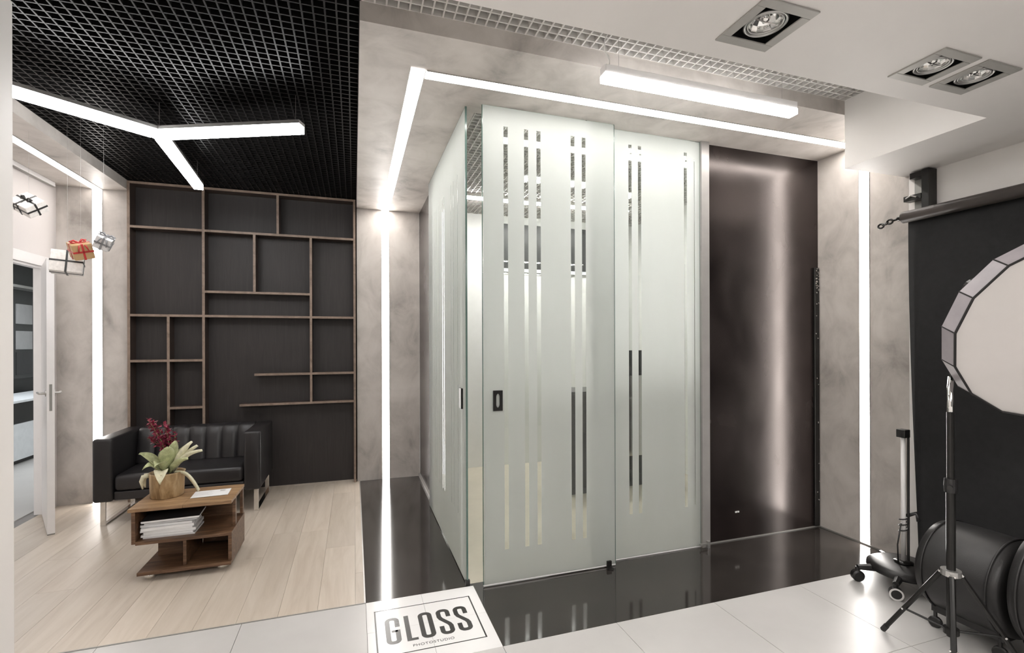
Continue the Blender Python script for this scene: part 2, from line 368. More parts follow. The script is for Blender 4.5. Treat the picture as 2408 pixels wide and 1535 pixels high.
def grid_ceiling(name, x0, x1, y0, y1, mat, label, pitch=0.05, t=0.0075, h=0.035):
    e = bpy.data.objects.new(name, None); COL.objects.link(e); e.location = (x0, y0, ZG); ORG[e.name] = Vector()
    tag(e, label, None, None, 'structure')
    nx = int(round((x1-x0)/pitch)); ny = int(round((y1-y0)/pitch))
    a = B((-t/2, 0, 0), (t/2, y1-y0, h)).build('slat', mat, e); b = B((0, -t/2, 0.001), (x1-x0, t/2, h-0.001)).build('slat', mat, e)
    for i in range(1, nx+1): share(a, 'slat', e, (i*(x1-x0)/nx, 0, 0))
    for j in range(1, ny+1): share(b, 'slat', e, (0, j*(y1-y0)/ny, 0))
    return e
grid_ceiling('ceiling_grid', -1.95, 0.028, 1.49, 5.345, 'gridblack', 'black open cell grid ceiling over the lounge')
grid_ceiling('ceiling_grid.001', 0.04, 2.885, 1.49, FY, 'gridwhite', 'white open cell grid strip between ceiling and portal')
grid_ceiling('ceiling_grid.002', 0.70, WX, 2.86, 5.40, 'gridwhite', 'white open cell grid ceiling inside the glass room')

# ------------------------------------------------------------------ light lines of the portals
def led_strip(a, b, wv, nv, label, mat='led', group='light lines set in the plaster portals'):
    """flat diffuser from a to b, half width vector wv, outward normal nv, with slim profile lips"""
    a, b, wv, nv = Vector(a), Vector(b), Vector(wv), Vector(nv); t = thing('led_strip', a, label, 'light strip', group)
    def slab(o, ww, d0, d1):
        return MB().add([o0 for p in (a, b) for o0 in (p+o-ww+nv*d0, p+o+ww+nv*d0, p+o+ww+nv*d1, p+o-ww+nv*d1)],
                        [(0, 1, 2, 3), (7, 6, 5, 4), (0, 4, 5, 1), (1, 5, 6, 2), (2, 6, 7, 3), (3, 7, 4, 0)])
    slab(Vector(), wv, -0.004, 0.0035).build('diffuser', mat, t)
    e = wv.normalized()*0.002
    for sgn in (-1, 1): slab((wv+e)*sgn, e, -0.004, 0.005).build('profile_lip', 'alu', t)
    return t
HW = 0.036
LX, LY = 0.315, 2.525
led_strip((LX, 5.25, 0.0), (LX, 5.25, ZS-0.004), (HW, 0, 0), (0, -1, 0), 'vertical light line in the plaster leg left of the glass room')
led_strip((LX, 5.246, ZS), (LX, LY-HW, ZS), (HW, 0, 0), (0, 0, -1), 'ceiling light line running from the lounge corner towards the viewer')
led_strip((LX+HW+0.008, LY, ZS), (WX-0.004, LY, ZS), (0, HW, 0), (0, 0, -1), 'ceiling light line crossing in front of the glass room')
led_strip((WX, 2.455, 0.012), (WX, 2.455, ZS-0.004), (0, 0.034, 0), (-1, 0, 0), 'vertical light line in the plaster leg beside the black backdrop')
led_strip((-2.20, 5.30, 0.0), (-2.20, 5.30, ZS-0.004), (HW, 0, 0), (0, -1, 0), 'vertical light line rising behind the sofa arm', 'ledside')
led_strip((-2.20, 5.296, ZS), (-2.20, 2.65, ZS), (HW, 0, 0), (0, 0, -1), 'ceiling light line in the soffit above the door', 'ledside')
led_strip((-0.9, -0.55, ZC), (3.0, -0.55, ZC), (0, HW, 0), (0, 0, -1), 'fill light line added behind the viewer in the low ceiling', 'ledfill', 'fill light lines added behind the viewer')  # out-of-view light lines, added to brighten the foreground
led_strip((-0.9, -1.6, ZC), (3.0, -1.6, ZC), (0, HW, 0), (0, 0, -1), 'second fill light line added farther behind the viewer', 'ledfill', 'fill light lines added behind the viewer')
t = thing('curtain_rail', (-2.46, 2.7, ZS), 'white rail under the soffit beside the door wall', 'rail')
B((-2.485, 2.7, ZS-0.035), (-2.455, 5.2, ZS)).build('rail_body', 'doorwhite', t, 0.004); B((-2.476, 2.7, ZS-0.039), (-2.464, 5.2, ZS-0.035)).build('track_slot', 'greymetal', t)

# ------------------------------------------------------------------ glass fronts
def film_quads(u0, u1, z0, z1, stripes, sz0, sz1, fn):
    """film sheet over the pane with clear stripes left open"""
    mb = MB(); us = sorted({u0, u1, *[s[0] for s in stripes], *[s[1] for s in stripes]})
    for i in range(len(us)-1):
        c = (us[i]+us[i+1])/2; hit = [s for s in stripes if s[0] < c < s[1]]
        spans = [(z0, hit[0][2]), (hit[0][3], z1)] if hit else [(z0, z1)]
        for a, b in spans: mb.add([fn(us[i], a), fn(us[i+1], a), fn(us[i+1], b), fn(us[i], b)], [(0, 1, 2, 3)])
    return mb
def pane(t, axis, u0, u1, pos, thick, z0, z1, stripes, side):
    bx = B((u0, pos, z0), (u1, pos+thick, z1)) if axis == 'x' else B((pos, u0, z0), (pos+thick, u1, z1))
    g = bx.build('glass_pane', 'glass', t)
    e = 0.0015
    for q, u in enumerate((u0, u1)):
        (B((u-e, pos-0.0005, z0), (u+e, pos+thick+0.0005, z1)) if axis == 'x' else B((pos-0.0005, u-e, z0), (pos+thick+0.0005, u+e, z1))).build('polished_edge', 'glassedge', g)
    fp = pos+thick+0.0006 if side > 0 else pos-0.0006
    fn = (lambda u, z: (u, fp, z)) if axis == 'x' else (lambda u, z: (fp, u, z))
    film_quads(u0+0.003, u1-0.003, z0+0.003, z1-0.003, stripes, 0, 0, fn).build('frosted_film', 'film', g)
    return g
def stripe(c, w_, a=0.205, b=2.715): return (c-w_/2, c+w_/2, a, b)
DP = 2.731
door = thing('sliding_glass_door', (1.15, DP, 0), 'frosted sliding glass door with clear stripes and a black pull', 'glass door')
g = pane(door, 'x', 0.715, 1.587, DP, 0.010, 0.014, ZS-0.006, [stripe(c, 0.026) for c in (0.858, 0.987, 1.067, 1.294, 1.370)], -1)
pull = MB(); hx, hz = 0.804, 1.089
ov = [(0.011*math.cos(a), 0.021*math.sin(a)+math.copysign(0.020, math.sin(a))) for a in [2*PI*(i+0.5)/24 for i in range(24)]]
for yy0, yy1 in ((DP-0.008, DP-0.001), (DP+0.012, DP+0.018)):
    n = 24; outer = []
    for (a, b) in ov:
        k = min(0.029/max(abs(a), 1e-6), 0.060/max(abs(b), 1e-6)); outer.append((a*k, b*k))
    vs = [(hx+a, yy, hz+b) for yy in (yy0, yy1) for ring in (ov, outer) for a, b in ring]
    fs = []
    for i in range(n):
        j = (i+1) % n
        fs += [(i, j, n+j, n+i), (2*n+i, 3*n+i, 3*n+j, 2*n+j), (i, 2*n+i, 2*n+j, j), (n+i, n+j, 3*n+j, 3*n+i)]
    pull.add(vs, fs)
pull.build('pull_plate', 'blackmetal', door)
B((0.715, DP-0.001, 0.006), (1.587, DP+0.011, 0.014)).build('bottom_seal', 'doorwhite', door)
fixed = thing('fixed_glass_panel', (1.88, 2.80, 0), 'frosted fixed glass panel with clear stripes next to the grey post', 'glass panel')
pane(fixed, 'x', 1.425, 2.300, 2.795, 0.010, 0.008, ZS-0.002, [stripe(c, 0.024, 0.29, 2.74) for c in (1.742, 1.815, 2.180)]+[stripe(2.254, 0.006, 0.3, 2.70)], -1)
B((1.425, 2.793, 0.001), (2.300, 2.807, 0.008)).build('bottom_seal', 'doorwhite', fixed)
gd = thing('floor_guide', (1.53, 2.74, 0), 'small dark floor guide under the sliding glass door', 'door guide')
gm = MB(); gm.lathe([(0, 0), (0.024, 0), (0.024, 0.006), (0.012, 0.010), (0, 0.010)], 20, (1.535, 2.700, 0)); gm.build('guide_plate', 'blackmetal', gd, smooth=False)
gm = MB(); gm.box((1.52, 2.715, 0.0), (1.552, 2.729, 0.042)); gm.box((1.52, 2.743, 0.0), (1.552, 2.757, 0.042)); gm.build('guide_jaw', 'blackmetal', gd, 0.002)
g2 = thing('post_clamp', (2.33, 2.76, 0), 'small steel clamp at the foot of the grey post', 'clamp')
B((2.325, 2.752, 0), (2.345, 2.774, 0.05)).build('clamp_block', 'alu', g2, 0.002); B((2.27, 2.76, 0.022), (2.325, 2.77, 0.034)).build('clamp_pin', 'greymetal', g2)
side = thing('side_glass_door', (0.63, 3.5, 0), 'frosted glass door along the lounge side of the glass room', 'glass door')
pane(side, 'y', 2.790, 4.257, 0.626, 0.010, 0.006, ZS-0.004, [stripe(c, w0, 0.35, 2.50) for c, w0 in ((3.02, 0.007), (3.15, 0.007), (3.24, 0.007), (3.50, 0.013), (3.57, 0.013), (3.72, 0.006), (3.85, 0.007), (3.93, 0.007), (4.05, 0.006))], -1)
pb = MB(); pb.box((0.612, 2.865, 1.03), (0.625, 2.925, 1.155)); pb.build('pull_plate', 'blackmetal', side, 0.003)
cl = MB(); cl.box((0.620, 2.780, 0), (0.645, 2.800, 0.03)); cl.build('corner_clamp', 'blackmetal', side)

# furniture dimly seen inside the glass room
lamp_in = thing('linear_ceiling_lamp', (1.9, 3.3, ZG-0.03), 'linear lamp under the grid inside the glass room', 'ceiling lamp')
B((0.95, 3.26, ZG-0.03), (2.9, 3.34, ZG-0.002)).build('lamp_housing', 'gridwhite', lamp_in); B((0.96, 3.262, ZG-0.042), (2.89, 3.338, ZG-0.03)).build('diffuser', 'leddim', lamp_in)
lamp_in2 = thing('linear_ceiling_lamp.001', (1.9, 4.7, ZG-0.03), 'second linear lamp added deeper in the glass room to brighten it', 'ceiling lamp')  # added lamp that brightens the inner walls and the frosted film
B((0.95, 4.66, ZG-0.03), (2.9, 4.74, ZG-0.002)).build('lamp_housing', 'gridwhite', lamp_in2); B((0.96, 4.662, ZG-0.042), (2.89, 4.738, ZG-0.03)).build('diffuser', 'ledroom', lamp_in2)
wp = thing('wall_panel', (1.6, 5.40, 2.28), 'graphite panel high on the wall inside the glass room', 'wall panel')
B((1.62, 5.37, 2.30), (3.30, 5.40, 2.82)).build('panel_board', 'darkpanel', wp)
B((1.62, 5.365, 2.26), (3.30, 5.40, 2.30)).build('lower_ledge', 'coolwhite', wp)
cb = thing('black_cabinet', (1.95, 4.2, 0), 'black cabinet standing inside the glass room', 'cabinet')
B((1.86, 4.10, 0.06), (2.36, 4.50, 0.94)).build('cabinet_body', 'blackplastic', cb, 0.004); B((1.84, 4.08, 0.94), (2.38, 4.52, 0.97)).build('cabinet_top', 'darkpanel', cb); B((1.88, 4.13, 0), (2.34, 4.48, 0.06)).build('plinth', 'darkpanel', cb)
for s in (0, 1): B((1.87+s*0.245, 4.093, 0.08), (2.105+s*0.245, 4.10, 0.93)).build('cabinet_door', 'blackplastic', cb)
ch = thing('dressing_mirror', (2.75, 4.2, 0), 'tall framed dressing mirror inside the glass room', 'mirror')
B((2.50, 4.20, 0.0), (2.95, 4.23, 1.35)).build('mirror_frame', 'darkpanel', ch); B((2.53, 4.195, 0.30), (2.92, 4.20, 1.10)).build('mirror_plate', 'reflector', ch)

# ------------------------------------------------------------------ strip at the end of the black wall
st = thing('door_edge_strip', (WX-0.045, 2.80, 0), 'narrow glossy black strip at the far end of the black wall', 'strip')
B((WX-0.055, 2.797, 0.012), (WX-0.008, 2.815, 2.0)).build('strip_body', 'blackmetal', st, 0.003)
sb = MB()
for i in range(40):
    zc = random.uniform(1.80, 2.0) if i < 26 else random.uniform(0.1, 1.8); xx = WX-random.uniform(0.015, 0.05)
    sb.box((xx-0.004, 2.792, zc-0.004), (xx+0.004, 2.797, zc+0.004), Matrix.Rotation(random.uniform(0, 3), 3, 'Y'))
tag(sb.build('sequin_trim', 'chrome', st), kind='stuff')
tg = thing('wall_tag', (2.60, 2.81, 0.16), 'tiny white tag low on the black wall', 'tag')
B((2.615, 2.811, 0.195), (2.650, 2.815, 0.205)).build('tag_plate', 'paper', tg); B((2.628, 2.8095, 0.198), (2.636, 2.811, 0.202)).build('tag_rivet', 'chrome', tg)

# ------------------------------------------------------------------ logo floor sign
lg = thing('floor_logo', (0.36, 2.48, 0), 'white floor panel with a framed dark studio logo', 'floor sign')
X0, X1, Y0, Y1, XJ, YJ = 0.056, 0.662, 2.172, 2.772, 0.357, 2.478
for (a, b) in ((X0, XJ), (XJ, X1)):
    for (c, d) in ((Y0, YJ), (YJ, Y1)):
        B((a+0.0007, c+0.0007, -0.009), (b-0.0007, d-0.0007, 0.0008)).build('tile', 'logotile', lg)
B((X0, Y0, -0.02), (X1, Y1, -0.002)).build('bedding', 'grout', lg)
Z0, Z1 = 0.0007, 0.0013
fr = MB(); a, b, c, d, q = 0.095, 0.612, 2.267, 2.667, 0.0075
fr.box((a, c, Z0), (b, c+q*0.8, Z1)); fr.box((a, d-q*0.8, Z0), (b, d, Z1)); fr.box((a, c, Z0), (a+q, d, Z1)); fr.box((b-q, c, Z0), (b, d, Z1)); fr.build('frame', 'logoink', lg)
def arc(cx, cy, r, a0, a1, n=6, ry=None):
    ry = ry or r
    return [(cx+r*math.cos(math.radians(a0+(a1-a0)*i/n)), cy+ry*math.sin(math.radians(a0+(a1-a0)*i/n))) for i in range(n+1)]
SW, lw, yb, yt = 0.0235, 0.071, 2.353, 2.575
def letter(ch, x):
    l, r, bt, tp = x+SW/2, x+lw-SW/2, yb+SW*0.4, yt-SW*0.4; cr = 0.020; mb = MB(); mid = (yb+yt)/2
    w1 = SW
    if ch == 'L':
        mb.box((x, yb, Z0), (x+SW, yt, Z1)); mb.box((x+SW, yb, Z0), (x+0.054, yb+0.019, Z1)); return mb
    if ch == 'O': path = arc(r-cr, tp-cr, cr, 0, 90)+arc(l+cr, tp-cr, cr, 90, 180)+arc(l+cr, bt+cr, cr, 180, 270)+arc(r-cr, bt+cr, cr, 270, 360)+[(r, tp-cr-0.0001)]
    if ch == 'G': path = [(r, tp-0.075)]+arc(r-cr, tp-cr, cr, 0, 90)+arc(l+cr, tp-cr, cr, 90, 180)+arc(l+cr, bt+cr, cr, 180, 270)+arc(r-cr, bt+cr, cr, 270, 360)+[(r, mid)]
    if ch == 'S': path = [(r, tp-0.062)]+arc(r-cr, tp-cr, cr, 0, 90)+arc(l+cr, tp-cr, cr, 90, 180)+[(l, mid+0.045), (l+0.006, mid+0.026), (r-0.006, mid-0.026), (r, mid-0.045)]+arc(r-cr, bt+cr, cr, 0, -90)+arc(l+cr, bt+cr, cr, 270, 180)+[(l, bt+0.062)]
    mb.ribbon2d(path, w1, Z0, Z1)
    if ch == 'G': mb.box((r-SW/2-0.018, mid-0.016, Z0), (r, mid+0.0, Z1))
    return mb
for ch, x in zip('GLOSS', (0.143, 0.239, 0.310, 0.404, 0.495)): letter(ch, x).build('logo_letter', 'logoink', lg)
fc = bpy.data.curves.new('logo_caption', 'FONT'); fc.body = 'PHOTOSTUDIO'; fc.size = 0.026; fc.extrude = 0.0002; fc.space_character = 1.12; fc.align_x = 'CENTER'
fo = bpy.data.objects.new('logo_caption', fc); COL.objects.link(fo); fo.parent = lg; fo.location = (0.359-0.36, 2.303-2.48, 0.0011); fc.materials.append(M['logoink'])
bpy.context.view_layer.update(); cm = bpy.data.meshes.new_from_object(fo); bpy.data.objects.remove(fo)
fo = bpy.data.objects.new('logo_caption', cm); COL.objects.link(fo); fo.parent = lg; fo.location = (0.359-0.36, 2.303-2.48, 0.0011)
if not cm.materials: cm.materials.append(M['logoink'])

# ------------------------------------------------------------------ shelves
sh = thing('wall_shelf', (-0.97, 5.28, 0), 'asymmetric open wall shelving with walnut edges behind the sofa', 'shelving')
SF, SBk, bt = 5.22, 5.344, 0.022
def board(a, b, name):
    o = B(a, b).build(name, 'shelfside', sh); o.data.materials.append(M['shelfedge'])
    for p in o.data.polygons:
        if p.normal.y < -0.5: p.material_index = 1
def hb(x0, x1, z, name='shelf_board'): board((x0, SF, z-bt/2), (x1, SBk, z+bt/2), name)
def vb(x, z0, z1, name='divider'): board((x-bt/2, SF, z0), (x+bt/2, SBk, z1), name)
TZ = 2.897
hb(-1.948, 0.016, TZ, 'top_board'); vb(-1.937, 0, TZ-bt/2, 'side_board'); vb(0.005, 0, TZ-bt/2, 'side_board')
X_L, X_R, V1 = -1.926, -0.006, -1.348
hb(X_L, V1-bt/2, 2.497); hb(V1+bt/2, X_R, 2.497); vb(V1, 0, TZ-bt/2)
vb(-0.711, 2.497+bt/2, TZ-bt/2); vb(-0.918, 1.922+bt/2, 2.497-bt/2); vb(-0.411, 0.836+bt/2, 2.497-bt/2)
hb(V1+bt/2, -0.411-bt/2, 1.922); hb(X_L, V1-bt/2, 1.692); hb(V1+bt/2, -0.411-bt/2, 1.692); hb(-0.411+bt/2, X_R, 1.692)
vb(-1.632, 0, 1.692-bt/2); hb(X_L, -1.632-bt/2, 1.275); hb(-1.632+bt/2, V1-bt/2, 1.275); hb(-1.632+bt/2, V1-bt/2, 0.835)
hb(-0.921, -0.411-bt/2, 1.128); hb(-0.411+bt/2, X_R, 1.128); hb(-1.05, X_R, 0.836)

# ------------------------------------------------------------------ sofa
so = thing('sofa', (-1.345, 4.87, 0), 'black leather two seat sofa with channelled back and chrome legs', 'sofa')
SY0, SY1 = 4.55, 5.19
def arm(x0, x1):
    o = B((x0, SY0, 0.195), (x1, SY1, 0.69)).build('armrest', 'sofa', so, 0.022, True, 4); return o
arm(-1.932, -1.800); arm(-0.888, -0.758)
B((-1.80, SY0+0.02, 0.20), (-0.888, SY1-0.02, 0.27)).build('seat_base', 'sofa', so, 0.01)
B((-1.797, SY0+0.005, 0.272), (-0.891, 5.02, 0.400)).build('seat_cushion', 'sofa', so, 0.035, True, 4)
B((-1.80, 5.08, 0.27), (-0.888, SY1, 0.685)).build('back_frame', 'sofa', so, 0.02, True, 3)
nch = 7; x0, x1 = -1.796, -0.892
for i in range(nch):
    a = x0+(x1-x0)*i/nch; b = x0+(x1-x0)*(i+1)/nch; mb = MB(); n = 8; vs = []; fs = []
    prof = [(0.402, 4.962), (0.50, 4.978), (0.60, 4.998), (0.665, 5.018), (0.69, 5.05), (0.692, 5.085)]
    for z, y in prof:
        for q in range(n+1):
            u = q/n; bul = 0.016*(1-(2*u-1)**4); vs.append((a+(b-a)*u, y-bul+0.012, z + (bul*0.25 if z > 0.66 else 0)))
    for r_ in range(len(prof)-1):
        for q in range(n): fs.append((r_*(n+1)+q, r_*(n+1)+q+1, (r_+1)*(n+1)+q+1, (r_+1)*(n+1)+q))
    mb.add(vs, fs).build('back_channel', 'sofa', so, smooth=True)
for lx in (-1.880, -0.800):
    lm = MB(); w2 = 0.018
    lm.box((lx-w2, 4.600, 0.008), (lx+w2, 4.612, 0.20)); lm.box((lx-w2, 4.600, 0.0), (lx+w2, 5.15, 0.010)); lm.box((lx-w2, 5.138, 0.008), (lx+w2, 5.15, 0.20))
    lm.build('sled_leg', 'chrome', so, 0.002)

# ------------------------------------------------------------------ coffee table
ct = thing('coffee_table', (-1.01, 3.63, 0), 'low rosewood coffee table with stepped open compartments on casters', 'coffee table')
TX0, TX1, TY0, TY1 = -1.285, -0.742, 3.455, 3.835
B((TX0-0.008, TY0, 0.418), (TX0+0.276, TY1, 0.438)).build('top_board', 'tabletop', ct, 0.002); B((TX0+0.277, TY0, 0.418), (TX1, TY1, 0.438)).build('top_board', 'tabletop', ct, 0.002)
B((TX0+0.01, TY0+0.004, 0.225), (TX0+0.030, TY1, 0.418)).build('side_panel', 'tablewood', ct, 0.0015)
B((TX0+0.030, TY0+0.004, 0.217), (TX1, TY1, 0.237)).build('middle_shelf', 'tablewood', ct, 0.0015)
B((TX0+0.030, TY1-0.016, 0.237), (-0.80, TY1, 0.418)).build('back_panel', 'tablewood', ct)
B((TX1-0.022, TY0+0.13, 0.237), (TX1-0.004, TY0+0.165, 0.418)).build('upright', 'tablewood', ct, 0.001); B((TX1-0.022, TY1-0.035, 0.237), (TX1-0.004, TY1, 0.418)).build('upright', 'tablewood', ct, 0.001)
B((TX1-0.020, TY0+0.004, 0.060), (TX1, TY1, 0.217)).build('side_panel', 'tablewood', ct, 0.0015)
B((TX0+0.045, TY0-0.02, 0.040), (TX1, TY1, 0.060)).build('bottom_board', 'tablewood', ct, 0.0015)
B((-1.012, TY0+0.02, 0.060), (-0.994, TY1-0.02, 0.217)).build('divider', 'tablewood', ct, 0.001)
B((TX0+0.075, 3.68, 0.060), (-1.012, 3.698, 0.217)).build('back_panel', 'tablewood', ct); B((-0.994, TY1-0.016, 0.060), (TX1-0.020, TY1, 0.217)).build('back_panel', 'tablewood', ct)
for cx, cy in ((-1.185, 3.475), (-0.800, 3.485), (-1.18, 3.79), (-0.80, 3.79)):
    c_ = MB().lathe([(0.0, -0.014), (0.014, -0.014), (0.019, -0.008), (0.019, 0.008), (0.014, 0.014), (0, 0.014)], 20, (cx, cy, 0.0195), (1, 0, 0)).build('caster_wheel', 'chrome', ct, smooth=True)
    MB().lathe([(0.0, 0.040), (0.030, 0.040), (0.031, 0.030), (0.028, 0.018), (0.022, 0.014)], 20, (cx, cy, 0)).build('caster_hood', 'chrome', c_, smooth=True)

def magazine(loc, sx, sy, h, rot, cover, label, grp):
    t = thing('magazine', loc, label, 'magazine', grp, True, (0, 0, rot))
    B((-sx/2+0.001, -sy/2+0.001, 0.0008), (sx/2-0.001, sy/2-0.001, h-0.0008)).build('pages', 'paper', t)
    cv = MB(); cv.box((-sx/2, -sy/2, 0), (sx/2, sy/2, 0.0008)); cv.box((-sx/2, -sy/2, h-0.0008), (sx/2, sy/2, h)); cv.build('cover', cover, t)
    B((-sx/2-0.0006, -sy/2, 0), (-sx/2, sy/2, h)).build('spine', cover, t)
    return t
z = 0.2372
MG = [('papergrey', 'magazine at the bottom of the stack in the coffee table'), ('paper', 'white magazine second from the bottom in the coffee table'), ('papergrey', 'grey magazine third from the bottom in the coffee table'), ('paper', 'white magazine in the middle of the coffee table stack'), ('paper', 'thick white magazine above the middle of the table stack'), ('papergrey', 'grey printed magazine third from the top in the table'), ('paper', 'pale magazine second from the top in the coffee table'), ('paperblack', 'black covered magazine on top of the coffee table stack')]
for i, (cv, lb) in enumerate(MG):
    h = random.uniform(0.011, 0.018)
    magazine((-1.100+random.uniform(-0.008, 0.008)+(0.012 if i == 7 else 0), 3.602+random.uniform(-0.012, 0.012), z), 0.275+(0.03 if i == 7 else 0), 0.205, h, random.uniform(-0.05, 0.05)+0.04, cv, lb, 'magazines in the coffee table'); z += h+0.0002
lf = thing('leaflet', (-0.902, 3.66, 0.438), 'white printed leaflet lying on the coffee table', 'leaflet', None, True, (0, 0, 0.06))
B((-0.105, -0.072, 0.0003), (0.105, 0.072, 0.003)).build('paper_sheets', 'paper', lf); B((-0.095, -0.078, 0.003), (0.09, 0.062, 0.0042)).build('top_sheet', 'paper', lf)
pm = MB(); pm.box((0.045, 0.02, 0.0042), (0.075, 0.05, 0.0045))
for i in range(7): pm.box((-0.08, 0.035-i*0.014, 0.0042), (-0.08+random.uniform(0.05, 0.1), 0.038-i*0.014, 0.0044))
tag(pm.build('print', 'papergrey', lf), kind='stuff')

# ------------------------------------------------------------------ potted plant
pp = thing('potted_plant', (-1.165, 3.70, 0.438), 'leafy plant with crimson flower spray in a carved wooden pot', 'plant', None, True)
pr = [(0.0, 0.0), (0.086, 0.0), (0.092, 0.006), (0.097, 0.15), (0.101, 0.158), (0.094, 0.160), (0.088, 0.150), (0.086, 0.135)]
pot = MB().lathe(pr, 40).build('pot', 'potwood', pp, smooth=True)
lt = MB()
for s in (-1, 1): lt.tube([(-0.095, 0.018*s, 0.142), (-0.125, 0.02*s, 0.138), (-0.135, 0.02*s, 0.11), (-0.128, 0.02*s, 0.06)], [0.012, 0.015, 0.013, 0.004], 8)
lt.build('wooden_lug', 'leafpale', pot, smooth=True)
MB().lathe([(0.0, 0.138), (0.05, 0.142), (0.0865, 0.135)], 24).build('soil', 'soil', pp, smooth=True)
def leaf(base, tip, wd, droop, mat, tw=0.0):
    base, tip = Vector(base), Vector(tip); d = tip-base; s = d.cross(Vector((0, 0, 1))).normalized(); up = s.cross(d).normalized()
    s = (s*math.cos(tw)+up*math.sin(tw)); up = s.cross(d).normalized()
    n = 9; vs = []; fs = []
    for i in range(n+1):
        u = i/n; wv = wd*(math.sin(PI*min(1, u*0.92+0.06))**0.8)*(0.12 if u < 0.16 else 1.0); c = base+d*u+Vector((0, 0, droop*math.sin(PI*u)))
        for q, k in ((-1, 0.010), (-0.5, 0.0), (0, -0.008), (0.5, 0.0), (1, 0.010)): vs.append(c+s*wv*q/2+up*k)
    for i in range(n):
        for q in range(4): fs.append((i*5+q, i*5+q+1, (i+1)*5+q+1, (i+1)*5+q))
    o = MB().add(vs, fs).build('leaf', mat, pp, smooth=True)
    md = o.modifiers.new('solid', 'SOLIDIFY'); md.thickness = 0.0015; return o
LV = [((-0.02, 0, 0.15), (-0.155, 0.0, 0.285), 0.065, 0.03, 'leaf', 0.5), ((0.0, -0.02, 0.15), (0.03, -0.07, 0.33), 0.085, 0.03, 'leaf', 0), ((0.03, 0.0, 0.15), (0.145, -0.01, 0.345), 0.055, 0.02, 'leafpale', 0.6),
      ((0.03, 0.02, 0.15), (0.165, 0.03, 0.31), 0.045, 0.02, 'leafpale', 0.4), ((0.02, 0.0, 0.15), (0.205, -0.02, 0.285), 0.055, 0.03, 'leafpale', 0.5), ((0.02, -0.03, 0.15), (0.14, -0.08, 0.25), 0.060, 0.02, 'leaf', 0.4),
      ((0, -0.03, 0.15), (-0.03, -0.12, 0.22), 0.075, 0.05, 'leaf', 0), ((-0.01, -0.05, 0.16), (0.0, -0.125, 0.11), 0.075, 0.05, 'leafpale', 0), ((0.05, -0.03, 0.16), (0.195, -0.06, 0.03), 0.040, 0.04, 'leafpale', 0.3),
      ((-0.02, 0.03, 0.15), (-0.06, 0.12, 0.28), 0.070, 0.02, 'leaf', 0), ((0.02, 0.03, 0.15), (0.08, 0.10, 0.30), 0.065, 0.02, 'leaf', 0), ((-0.03, -0.02, 0.15), (-0.11, -0.07, 0.20), 0.070, 0.04, 'leaf', 0.3), ((0.01, 0, 0.15), (0.06, -0.03, 0.36), 0.075, 0.02, 'leaf', 0.3)]
for L in LV: leaf(*L)
stm = MB(); pet = MB()
for i in range(15):
    a = Vector((random.uniform(-0.02, 0.02), random.uniform(-0.01, 0.03), 0.15)); top = Vector((random.uniform(-0.135, 0.045), random.uniform(-0.02, 0.07), random.uniform(0.37, 0.51)))
    pts = [a+(top-a)*u+Vector((0.02*math.sin(PI*u)*(1 if top.x > -0.05 else 1.4), 0, 0.02*math.sin(PI*u))) for u in [q/8 for q in range(9)]]
    stm.tube(pts, [0.002]*8+[0.001], 5)
    for q in range(60):
        u = random.uniform(0.42, 1.0)*8; k0 = min(7, int(u)); p = pts[k0].lerp(pts[k0+1], u-k0)
        dd = Vector((random.gauss(0, 1), random.gauss(0, 1), random.gauss(0.3, 0.8))).normalized(); s = dd.cross(Vector((0.3, 0.2, 1))).normalized()
        Ln = random.uniform(0.016, 0.032); w_ = Ln*0.32
        c0 = p; pet.add([c0, c0+dd*Ln*0.5+s*w_, c0+dd*Ln, c0+dd*Ln*0.5-s*w_], [(0, 1, 2, 3)])
stm.build('flower_stem', 'stem', pp, smooth=True)
tag(pet.build('flower_spray', 'petal', pp), kind='stuff')

# ------------------------------------------------------------------ branching pendant lamp
PC = Vector((-1.139, 3.506, 2.70))
yl = thing('pendant_lamp', PC, 'three armed linear pendant lamp under the black grid', 'pendant lamp')
for ang, ln in ((-23.0, 0.915), (94.0, 1.075), (216.0, 1.05)):
    R3 = Rz(math.radians(ang)); mb = MB()
    mb.box((0.0, -0.033, 0.0), (ln, 0.033, 0.038), R3, (0, 0, 0)); mb.v = [tuple(PC+Vector(v)) for v in mb.v]
    md = MB(); md.box((0.036, -0.032, 0.0), (ln, 0.032, 0.042), R3, (0, 0, 0)); md.v = [tuple(PC+Vector(v)) for v in md.v]
    am = md.build('arm_diffuser', 'ledcool', yl)
    mh = MB(); mh.box((0.02, -0.034, 0.042), (ln+0.002, 0.034, 0.062), R3, (0, 0, 0)); mh.v = [tuple(PC+Vector(v)) for v in mh.v]; mh.build('arm_housing', 'alu', yl)
    e = PC+R3 @ Vector((ln*0.96, 0, 0.06)); MB().tube([e, (e.x, e.y, ZG+0.01)], 0.0012, 5).build('suspension_wire', 'wire', yl)
MB().lathe([(0, 0.0), (0.040, 0.0), (0.040, 0.042), (0, 0.042)], 6, PC).build('hub_diffuser', 'ledcool', yl)
MB().lathe([(0, 0.042), (0.045, 0.042), (0.045, 0.064), (0, 0.064)], 6, PC).build('hub_cover', 'alu', yl)
MB().tube([PC+Vector((0, 0, 0.06)), (PC.x, PC.y, ZG+0.01)], 0.002, 6).build('power_cable', 'wire', yl)

